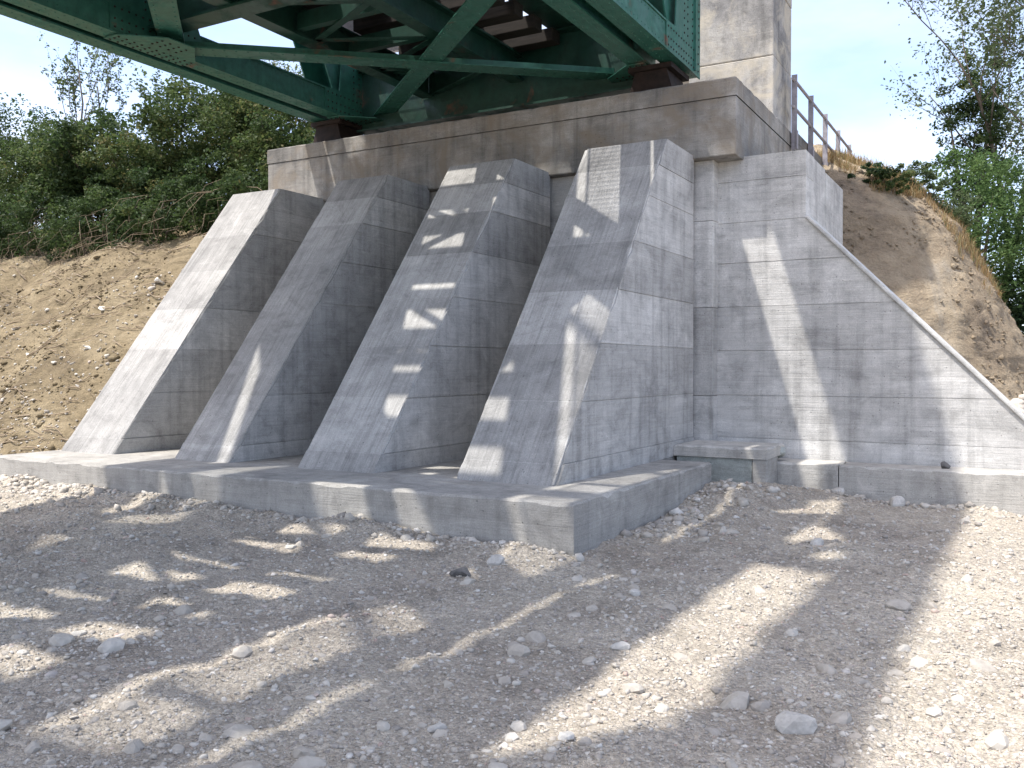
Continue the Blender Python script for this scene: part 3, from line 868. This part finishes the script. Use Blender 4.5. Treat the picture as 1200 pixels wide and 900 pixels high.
def ground_points(n, ymax=5.0, near_bias=1.0, seed=1):
    r = np.random.default_rng(seed); out = []
    tot = 0
    while tot < n:
        # uniform in pixels, so near stones are small and far ones still dense
        u = r.uniform(-80, 1280, n*2); v = r.uniform(556, 960, n*2)
        dirs = np.array(fw)[None]+np.array([math.cos(yaw), math.sin(yaw), 0])[None]*((u-600)/1064.8)[:, None]
        upv = np.cross([math.cos(yaw), math.sin(yaw), 0], np.array(fw))
        dirs = dirs-upv[None]*((v-450)/1064.8)[:, None]
        t = -CAM.z/dirs[:, 2]
        x = CAM.x+dirs[:, 0]*t; y = CAM.y+dirs[:, 1]*t
        dist = np.hypot(x-CAM.x, y-CAM.y)
        keep = r.random(len(x)) < np.clip((dist/6.5)**near_bias, 0, 1)
        k = keep & ~blocked(x, y) & (y < ymax)
        out.append(np.stack([x[k], y[k]], -1)); tot += k.sum()
    P = np.concatenate(out)[:n]
    return np.column_stack([P, ground_h(P[:, 0], P[:, 1])])

P = ground_points(30000, seed=3, near_bias=0.6)
S = 0.007*np.exp(rng.normal(0, 0.45, len(P)))
dist = np.hypot(P[:, 0]-CAM.x, P[:, 1]-CAM.y)
S *= np.clip(dist/4.5, 0.8, 2.2)
tag(scatter('gravel', P, S, 0.12, M['gravel'], 5), 'fine crushed limestone gravel covering the ground', 'gravel')
P = ground_points(7000, seed=4, near_bias=0.3)
S = np.clip(0.016*np.exp(rng.normal(0, 0.4, len(P))), 0.008, 0.045)
tag(scatter('coarse_gravel', P, S, -0.12, M['gravel'], 6), 'coarser limestone chips lying among the fine gravel', 'gravel')
# heaps of rubble against the footing, in the corner and along its front
def heap(n, fx, seed, s0=0.03, sl=0.45):
    r = np.random.default_rng(seed); xy = fx(r, n)
    P = np.column_stack([xy, ground_h(xy[:, 0], xy[:, 1])]); return P, np.clip(s0*np.exp(r.normal(0, sl, n)), .012, .11)
P1, S1 = heap(420, lambda r, n: np.column_stack([0.03+np.abs(r.normal(0, .42, n)), r.uniform(1.0, 4.35, n)]), 1, 0.032, .65)
P2, S2 = heap(380, lambda r, n: np.column_stack([r.uniform(0.5, 5.2, n), 5.0-np.abs(r.normal(0, .22, n))]), 2, 0.036)
P3, S3 = heap(900, lambda r, n: np.column_stack([r.uniform(-9.2, 0.1, n), -0.02-np.abs(r.normal(0, .16, n))]), 3, 0.028)
P4, S4 = heap(700, lambda r, n: np.column_stack([r.uniform(-9.5, -5.8, n), -0.02-np.abs(r.normal(0, .55, n))]), 4, 0.032)
P5, S5 = heap(400, lambda r, n: np.column_stack([r.uniform(2.9, 7.5, n), r.uniform(8.6, 11.2, n)]), 5, 0.09)
S5 = np.clip(S5*1.5, .05, .22)
PP = np.concatenate([P1, P2, P3, P4, P5]); SS = np.concatenate([S1, S2, S3, S4, S5])
tag(scatter('rubble', PP, SS, 0.0, M['gravel'], 8, tint=np.clip(rng.beta(1.8, 1.6, len(PP)), 0, .97)), 'broken limestone rubble heaped against the footings', 'rubble')

# individually visible stones: pieces of the ground
stone_meshes = []
def smooth_stone(seed, flat):
    bm = bmesh.new()
    bmesh.ops.create_icosphere(bm, subdivisions=2, radius=1)
    r = random.Random(seed)
    planes = [(Vector((r.gauss(0, 1), r.gauss(0, 1), r.gauss(0, 1))).normalized(), r.uniform(.55, .85)) for _ in range(9)]
    for v in bm.verts:
        for nrm, d in planes:
            k = v.co.dot(nrm)
            if k > d: v.co -= nrm*(k-d)*0.92
        v.co.z *= flat; v.co.y *= 0.82
    me = bpy.data.meshes.new('stone'); bm.to_mesh(me); bm.free()
    return me
for s in range(10):
    me = smooth_stone(s+40, random.uniform(.5, .8)); me.materials.append(M['stone']); stone_meshes.append(me)
P = ground_points(330, seed=9, near_bias=0.5)
sz = np.clip(0.036*np.exp(rng.normal(0, 0.5, len(P))), .018, .11)
for i in range(288):
    o = bpy.data.objects.new('stone', stone_meshes[i % 10])
    C.objects.link(o); o.parent = ground
    o.location = (P[i, 0], P[i, 1], P[i, 2]-sz[i]*0.08)
    o.scale = (sz[i],)*3
    o.rotation_euler = (random.gauss(0, .2), random.gauss(0, .2), random.uniform(0, 6.28))

def angular(seed, flat):
    V, Fc = hull_stone(seed, 9, flat); me = bpy.data.meshes.new('scrap'); me.from_pydata(V.tolist(), [], Fc.tolist()); return me
def rock(name, label, x, y, size, flat, rz, mat, cat='rock', z=None, seed=0, sink=0.25):
    me = angular(seed, flat) if cat == 'scrap' else smooth_stone(seed, flat)
    me.materials.append(mat)
    o = bpy.data.objects.new(name, me); C.objects.link(o)
    z = float(ground_h(x, y)) if z is None else z
    o.location = (x, y, z+size*flat*sink); o.scale = (size,)*3; o.rotation_euler = (.5 if cat == 'scrap' else 0, 0, rz)
    return tag(o, label, cat)
rock('limestone_rock', 'big pale flat limestone block on the gravel at bottom right', 2.47, -2.93, 0.095, .62, .4, M['palerock'], seed=1, sink=.3)
rock('limestone_rock', 'brown grey flat rock lying in the shadow strip before the wing wall', 2.60, -0.36, 0.11, .42, .8, M['stone'], seed=2)
rock('limestone_rock', 'flat round grey stone near the bottom centre of the gravel', 1.10, -3.70, 0.05, .4, 1.2, M['palerock'], seed=3)
rock('limestone_rock', 'white stone half buried at the edge of the sunlit gravel', 1.36, -2.25, 0.062, .6, .2, M['palerock'], seed=4)
rock('limestone_rock', 'pale rounded stone below the footing corner', 0.97, -1.05, 0.055, .7, 2.2, M['palerock'], seed=5)
rock('dark_rock', 'dark brown square rock on the gravel in front of the footing', -0.40, -1.15, 0.10, .55, .3, M['darkrock'], seed=6)
rock('limestone_rock', 'pale rounded stone just behind the dark rock', -0.40, -0.62, 0.085, .75, 1.0, M['palerock'], seed=7)
rock('limestone_rock', 'upright pale stone in the shadow near the bottom centre', 1.66, -3.56, 0.045, .7, 1.5, M['palerock'], seed=8)
rock('limestone_rock', 'white stone left of the lit patch before the wing footing', 1.70, 1.55, 0.085, .7, .7, M['palerock'], seed=9)
rock('limestone_rock', 'white rounded rock against the wing footing joint', 1.36, 4.72, 0.11, .8, .2, M['palerock'], seed=10)
rock('limestone_rock', 'larger grey rock against the right part of the wing footing', 2.02, 4.70, 0.13, .8, 1.2, M['palerock'], seed=11)
rock('dark_stone', 'small dark round stone sitting on top of the wing footing', 2.50, 5.32, 0.07, .8, .2, M['darkrock'], z=0.356, seed=12, sink=.6)
rock('concrete_lump', 'pale lump of mortar wedged between ledge block and wing footing', 0.50, 5.20, 0.15, .7, .5, M['conc_green'], z=0.45, seed=13, sink=.3)
kerb = MB().box(2.6, 9.0, 11.5, 11.75, 1.0, 1.36)
tag(kerb.build('concrete_kerb', M['conc_foot'], bevel=0.015), 'low pale concrete kerb behind the rubble at far right', 'kerb')

# clods and small stones sticking out of the hill face
r = np.random.default_rng(23)
n = 3600
ha = r.uniform(math.radians(-125), math.radians(10), n); hz = r.uniform(0.6, 5.3, n)
kk = fbm(ha*6, hz*1.6, 3) > -.15
ha, hz = ha[kk], hz[kk]
hr = np.interp(hz, pz[::-1], pr[::-1])+0.07*fbm(ha*3.2, hz*0.8, 4, 0.6)
P = np.column_stack([CX+hr*np.cos(ha), CY+hr*np.sin(ha), hz])
tag(scatter('hill_clods', P, np.clip(0.028*np.exp(r.normal(0, .5, len(hz))), .012, .11), 0.0, M['cone'], 37), 'clods and stones sticking out of the hill face', 'clods')
# bank debris
r = np.random.default_rng(21)
n = 2600
x = r.uniform(-19, -8.7, n); y = 1.0+np.abs(r.normal(0, 2.0, n)); y = np.where(y > 5.8, r.uniform(1, 5.8, n), y)
P = np.column_stack([x, y, bank_h(x, y)])
S = np.clip(0.022*np.exp(r.normal(0, .5, n)), .01, .11)
tag(scatter('bank_rubble', P, S, 0.15, M['gravel'], 31), 'loose stones and clods scattered over the earth bank', 'rubble')
n = 5200
x = r.uniform(-19, -8.6, n); y = r.uniform(1.0, 5.7, n)
kk = fbm(x*1.1, y*1.6, 3) > -.05
x, y = x[kk], y[kk]
P = np.column_stack([x, y, bank_h(x, y)])
tag(scatter('dirt_clods', P, np.clip(0.03*np.exp(r.normal(0, .5, len(x))), .012, .13), 0.0, M['dirt'], 33), 'clods of sandy earth crumbling down the bank', 'clods')
mb = MB()
for k in range(420):
    x0 = random.uniform(-18, -8.8); y0 = random.uniform(1.2, 5.6); L = random.uniform(.15, .7); a = random.uniform(-.5, .5)+random.choice((0, math.pi))
    pts = []
    for t in (0, .5, 1):
        xx = x0+math.cos(a)*L*t+random.gauss(0, .03); yy = y0+math.sin(a)*L*t*.6
        pts.append((xx, yy, float(bank_h(xx, yy))+.02+random.random()*.05))
    rr = random.uniform(.004, .013)
    mb.tube(pts, [rr, rr*.8, rr*.4], 4)
tag(mb.build('twig_litter', M['twig'], kind='stuff'), 'dry twigs and branches littering the earth bank', 'twigs')
for k, (xx, yy, s, lab) in enumerate([(-9.9, 3.95, .22, 'long white scrap lying high on the bank beside the left buttress'), (-11.0, 3.6, .16, 'crumpled whitish scrap on the upper earth bank'),
                                 (-10.25, 2.75, .15, 'broken white scrap heap halfway down the bank'), (-12.3, 3.0, .09, 'small white lump on the middle of the bank'),
                                 (-15.6, 4.4, .22, 'white scrap at the left edge under the bushes'), (-9.75, 2.2, .1, 'small white scrap low on the bank by the buttress')]):
    rock('white_scrap', lab, xx, yy, s*.8, .25, random.uniform(0, 3), M['litter'], 'scrap', z=float(bank_h(xx, yy)), seed=60+k, sink=.3)

# ---------------------------------------------------------------- foliage
def leaves(P, size, seed, droop=0.0):
    """diamond leaves of four points, slightly folded; returns V, F, tint"""
    r = np.random.default_rng(seed); n = len(P)
    d = r.normal(0, 1, (n, 3)); d[:, 2] = d[:, 2]*0.6-droop; d /= np.linalg.norm(d, axis=1)[:, None]
    u = r.normal(0, 1, (n, 3)); u[:, 2] += 0.9
    s = np.cross(d, u); s /= np.linalg.norm(s, axis=1)[:, None]
    nn = np.cross(s, d)
    L = (size*np.exp(r.normal(0, .3, n)))[:, None]
    base = P-d*L*.5; tip = P+d*L*.5; wd = L*0.30
    a = P+s*wd+nn*wd*.35; b = P-s*wd+nn*wd*.35
    V = np.stack([base, a, tip, b], 1).reshape(-1, 3)
    i = np.arange(n)*4
    F = np.concatenate([np.stack([i, i+1, i+2], -1), np.stack([i, i+2, i+3], -1)])
    return V, F
def shrub(name, label, cat, base, rx, ry, h, n, size, mat, seed, group=None, nclump=70, low=0.1, stems=6, hue=0.5):
    r = np.random.default_rng(seed); rnd = random.Random(seed)
    root = thing(name, label, cat, tuple(base), group)
    bx_, by_, bz_ = base
    d = r.normal(0, 1, (nclump, 3)); d /= np.linalg.norm(d, axis=1)[:, None]
    rad = r.uniform(.28, 1.05, nclump)**.7
    c = d*rad[:, None]*np.array([rx, ry, h/2])[None]
    c[:, 2] = c[:, 2]+h*(.5+low)
    c = c[c[:, 2] > 0.02*h]
    cr = r.uniform(.16, .34, len(c))*min(rx, h/2)
    ct = r.uniform(-.25, .25, len(c))
    pick = r.integers(0, len(c), n)
    q = r.normal(0, 1, (n, 3)); q /= np.linalg.norm(q, axis=1)[:, None]; q *= (r.random(n)**.45)[:, None]
    P = c[pick]+q*cr[pick][:, None]*np.array([1.15, 1.15, .8])
    P += np.array(base)[None]
    V, F = leaves(P, size, seed+1, .15)
    tint = np.clip(hue+ct[pick]+r.normal(0, .16, n), 0, 1)
    np_obj('crown', V, F, mat, root, attr=np.concatenate([tint, tint]))
    m = MB()
    for k in range(stems):
        j = rnd.randrange(len(c)); e = Vector(c[j])
        p0 = Vector((rnd.uniform(-.25, .25)*rx, rnd.uniform(-.25, .25)*ry, -0.15)); p1 = p0.lerp(e, .5)+Vector((rnd.gauss(0, .1), rnd.gauss(0, .1), .12*h))
        B = Vector(base)
        m.tube([B+p0, B+p1, B+e], [.035*h/3+.012, .022*h/3+.008, .006], 5)
    m.build('stem', M['bark'], root)
    return root
G = 'shrubs along the top of the earth bank'
spec = [(-20.6, 7.6, 2.1, 1.9, 3.7, 'tall dark shrub at the far left edge of the bank top'),
        (-18.2, 7.6, 1.8, 1.7, 2.7, 'second bush from the left edge, under the sapling'),
        (-16.2, 7.4, 1.8, 1.6, 2.6, 'rounded green shrub right of the sapling, third from the left edge'),
        (-14.5, 7.5, 1.5, 1.5, 2.2, 'low green shrub at the dip in the middle of the bank top'),
        (-12.9, 7.8, 1.7, 1.6, 3.0, 'broad shrub below the bridge chord, left of the tallest green one'),
        (-11.2, 8.2, 1.6, 1.6, 3.0, 'yellow green dense shrub nearest the cap beam'),
        (-10.2, 7.4, 1.05, 1.1, 1.9, 'smaller shrub tucked behind the leftmost buttress')]
for k, (x, y, rx, ry, h, lab) in enumerate(spec):
    shrub('shrub', lab, 'shrub', (x, y, float(bank_h(x, y))-.1), rx, ry, h, 28000 if k < 6 else 13000, (.07, .058, .085, .06, .075, .058, .07)[k], M['leaf_shrub'], 100+k, G, low=.05, hue=(.38, .6, .45, .66, .5, .74, .5)[k], nclump=120)
# lower fringe of brambles overhanging the earth
spec2 = [(-18.8, 5.9, 'leftmost low bramble hanging over the bare earth'), (-16.6, 5.7, 'second low bramble from the left over the bare earth'), (-14.3, 5.75, 'middle low bramble hanging over the bare earth'), (-12.2, 5.8, 'low bramble with dry vines left of the leftmost buttress'), (-10.4, 6.0, 'low bramble right behind the leftmost buttress top')]
for k, (x, y, lab) in enumerate(spec2):
    shrub('bramble', lab, 'bramble', (x, y, float(bank_h(x, y))-.2), 1.35, .8, 1.7, 10500, 0.058, M['leaf_shrub'], 140+k, 'brambles overhanging the earth bank', low=-.05, hue=.33, nclump=60)
mb = MB()
for k in range(120):
    x0 = random.uniform(-19.5, -9.6); y0 = random.uniform(5.0, 6.0); z0 = float(bank_h(x0, y0))+random.uniform(.1, 1.0)
    L = random.uniform(.4, 1.5); dx = random.gauss(0, .35)
    pts = [(x0, y0, z0), (x0+dx*.4, y0-.25-random.random()*.2, z0-.15*L), (x0+dx*.8, y0-.35-random.random()*.3, z0-.6*L), (x0+dx+random.gauss(0, .1), y0-.35-random.random()*.3, z0-L)]
    rr = random.uniform(.002, .005); mb.tube(pts, [rr, rr, rr*.8, rr*.5], 4)
tag(mb.build('dry_vines', M['twig'], kind='stuff'), 'tangle of dry vines and roots hanging over the bank edge', 'vines')

def tree(name, label, base, height, seed, leafmat, spread=.5, nleaf=9000, lsize=.1, trunk_r=.12, depth=4, stems=1, lean=(0, 0), up=.55, leafrad=.3, cat='tree', group=None, first=.3):
    rnd = random.Random(seed); r = np.random.default_rng(seed)
    root = thing(name, label, cat, tuple(base), group)
    m = MB(); tips = []
    def grow(p, d, L, rad, dep):
        pts = [p]; rads = [rad]
        q = p.copy(); dd = d.copy()
        nseg = 5
        for i in range(nseg):
            dd = (dd+Vector((rnd.gauss(0, .12), rnd.gauss(0, .12), rnd.gauss(0, .06)+.05*up))).normalized()
            q = q+dd*L/nseg; pts.append(q.copy()); rads.append(rad*(1-.62*(i+1)/nseg))
            if dep <= 1: tips.append(q.copy())
        m.tube(pts, rads, 6 if rad > .03 else 4)
        if dep > 0:
            for i in range(rnd.randint(4, 6)):
                t = rnd.uniform(first, 1.0); k = min(int(t*nseg), nseg-1)
                pp = pts[k].lerp(pts[k+1], t*nseg-k)
                a = rnd.uniform(0, 6.28); side = Vector((math.cos(a), math.sin(a), 0))
                nd = (dd*up+side*spread+Vector((0, 0, .18))).normalized()
                grow(pp, nd, L*rnd.uniform(.42, .62), rads[k]*.55, dep-1)
    for s in range(stems):
        d = Vector((lean[0]+rnd.gauss(0, .1)*(stems > 1)*2, lean[1]+rnd.gauss(0, .1)*(stems > 1)*2, 1)).normalized()
        grow(Vector(base)+Vector((rnd.gauss(0, .15), rnd.gauss(0, .15), 0))*(stems > 1), d, height*rnd.uniform(.62, .75), trunk_r*rnd.uniform(.7, 1), depth)
    m.build('trunk', M['bark'], root, smooth=True)
    T = np.array([t[:] for t in tips])
    pick = r.integers(0, len(T), nleaf)
    P = T[pick]+r.normal(0, leafrad*.5, (nleaf, 3))
    V, F = leaves(P, lsize, seed+5, .1)
    tint = np.clip(.5+r.uniform(-.3, .3, len(T))[pick]+r.normal(0, .15, nleaf), 0, 1)
    np_obj('crown', V, F, leafmat, root, attr=np.concatenate([tint, tint]))
    return root
# young trees over the left bank
tree('sapling', 'slender young tree rising above the bushes on the left', (-20.4, 10.0, float(bank_h(-20.4, 10.0))), 6.4, 7, M['leaf_pale'], spread=.55, nleaf=2600, lsize=.085, trunk_r=.06, depth=2, up=.9, leafrad=.12, stems=2)
tree('sapling', 'thin sprig standing out against the sky above the middle bushes', (-16.6, 9.4, float(bank_h(-16.6, 9.4))), 3.6, 8, M['leaf_pale'], spread=.6, nleaf=900, lsize=.1, trunk_r=.04, depth=2, up=.7, leafrad=.12)
tree('sapling', 'small leafy shoot just left of the bridge chord', (-14.1, 9.2, float(bank_h(-14.1, 9.2))), 3.3, 9, M['leaf_shrub'], spread=.5, nleaf=1300, lsize=.1, trunk_r=.035, depth=2, up=.7, leafrad=.15)
# right side, on and behind the hill
tree('tall_tree', 'tall sparse tree with light grey green leaves at the right edge', (2.7, 18.5, 1.0), 15.0, 31, M['leaf_pale'], spread=.6, nleaf=34000, lsize=.085, trunk_r=.17, depth=4, stems=2, up=.85, leafrad=.34, lean=(-.02, 0), first=.25)
shrub('ivy_tree', 'dark ivy mass climbing the trunk of the tall tree', 'ivy', (2.2, 18.2, 3.6), 0.85, 0.8, 5.6, 12000, .075, M['leaf_shrub'], 201, nclump=110, hue=.35)
shrub('green_bush', 'bright green feathery bush below the tall tree', 'bush', (2.6, 16.5, 1.6), 1.7, 1.5, 4.8, 26000, .07, M['leaf_bright'], 202, nclump=130)
shrub('dark_bush', 'dark green bush behind the hill at the right edge', 'bush', (4.3, 16.8, 0.2), 1.5, 1.6, 4.2, 12000, .1, M['leaf_dark'], 203, nclump=70)
shrub('hill_bush', 'small grey green bush on top of the hill next to the railing end', 'bush', (0.75, 11.0, 4.75), .55, .5, .55, 3600, .045, M['leaf_dark'], 204, nclump=40)
shrub('hill_bush', 'loose pale bush on the hill between railing bush and bright green bush', 'bush', (1.45, 12.0, 4.75), .7, .6, .7, 3800, .05, M['leaf_pale'], 205, nclump=40)

shrub('hill_bush', 'low grey green weeds on the hill crest above the return wall', 'bush', (1.1, 10.9, 4.7), .5, .4, .45, 2800, .04, M['leaf_shrub'], 206, nclump=40, hue=.6)
shrub('hill_bush', 'small pale weeds spilling down the hill crest below the bright bush', 'bush', (2.05, 12.4, 3.9), .55, .5, 1.0, 2600, .05, M['leaf_pale'], 207, nclump=34)
# dry grass along the crest of the hill
def blades(P, h, seed, lean=.5):
    r = np.random.default_rng(seed); n = len(P)
    a = r.random(n)*6.283; dx, dy = np.cos(a), np.sin(a)
    L = h*np.exp(r.normal(0, .35, n)); w = .003+.003*r.random(n); le = r.random(n)*lean
    side = np.stack([-dy*w, dx*w, 0*w], -1)
    mid = P+np.stack([dx*L*le*.35, dy*L*le*.35, L*.6], -1); tip = P+np.stack([dx*L*le, dy*L*le, L*(1-.3*le)], -1)
    V = np.stack([P-side, P+side, mid+side*.7, mid-side*.7, tip], 1).reshape(-1, 3)
    i = np.arange(n)*5
    F = np.concatenate([np.stack([i, i+1, i+2], -1), np.stack([i, i+2, i+3], -1), np.stack([i+3, i+2, i+4], -1)])
    t = r.random(n); return V, F, np.concatenate([t, t, t])
n = 16000
aa = r.uniform(math.radians(-95), math.radians(20), n); zz_ = r.uniform(2.6, 5.6, n)
top = np.where(aa < math.radians(-25), r.uniform(4.75, 5.8, n), zz_)
cl = fbm(aa*5, top*1.5, 2) > -.1
aa, top = aa[cl], top[cl]
rr = np.interp(top, pz[::-1], pr[::-1])
P = np.column_stack([CX+rr*np.cos(aa), CY+rr*np.sin(aa), top-.03])
V, F, T = blades(P, .15, 77, 1.0)
tag(np_obj('dry_grass', V, F, M['grass_dry'], kind='stuff', attr=T), 'dry orange brown grass along the crest of the hill', 'grass')
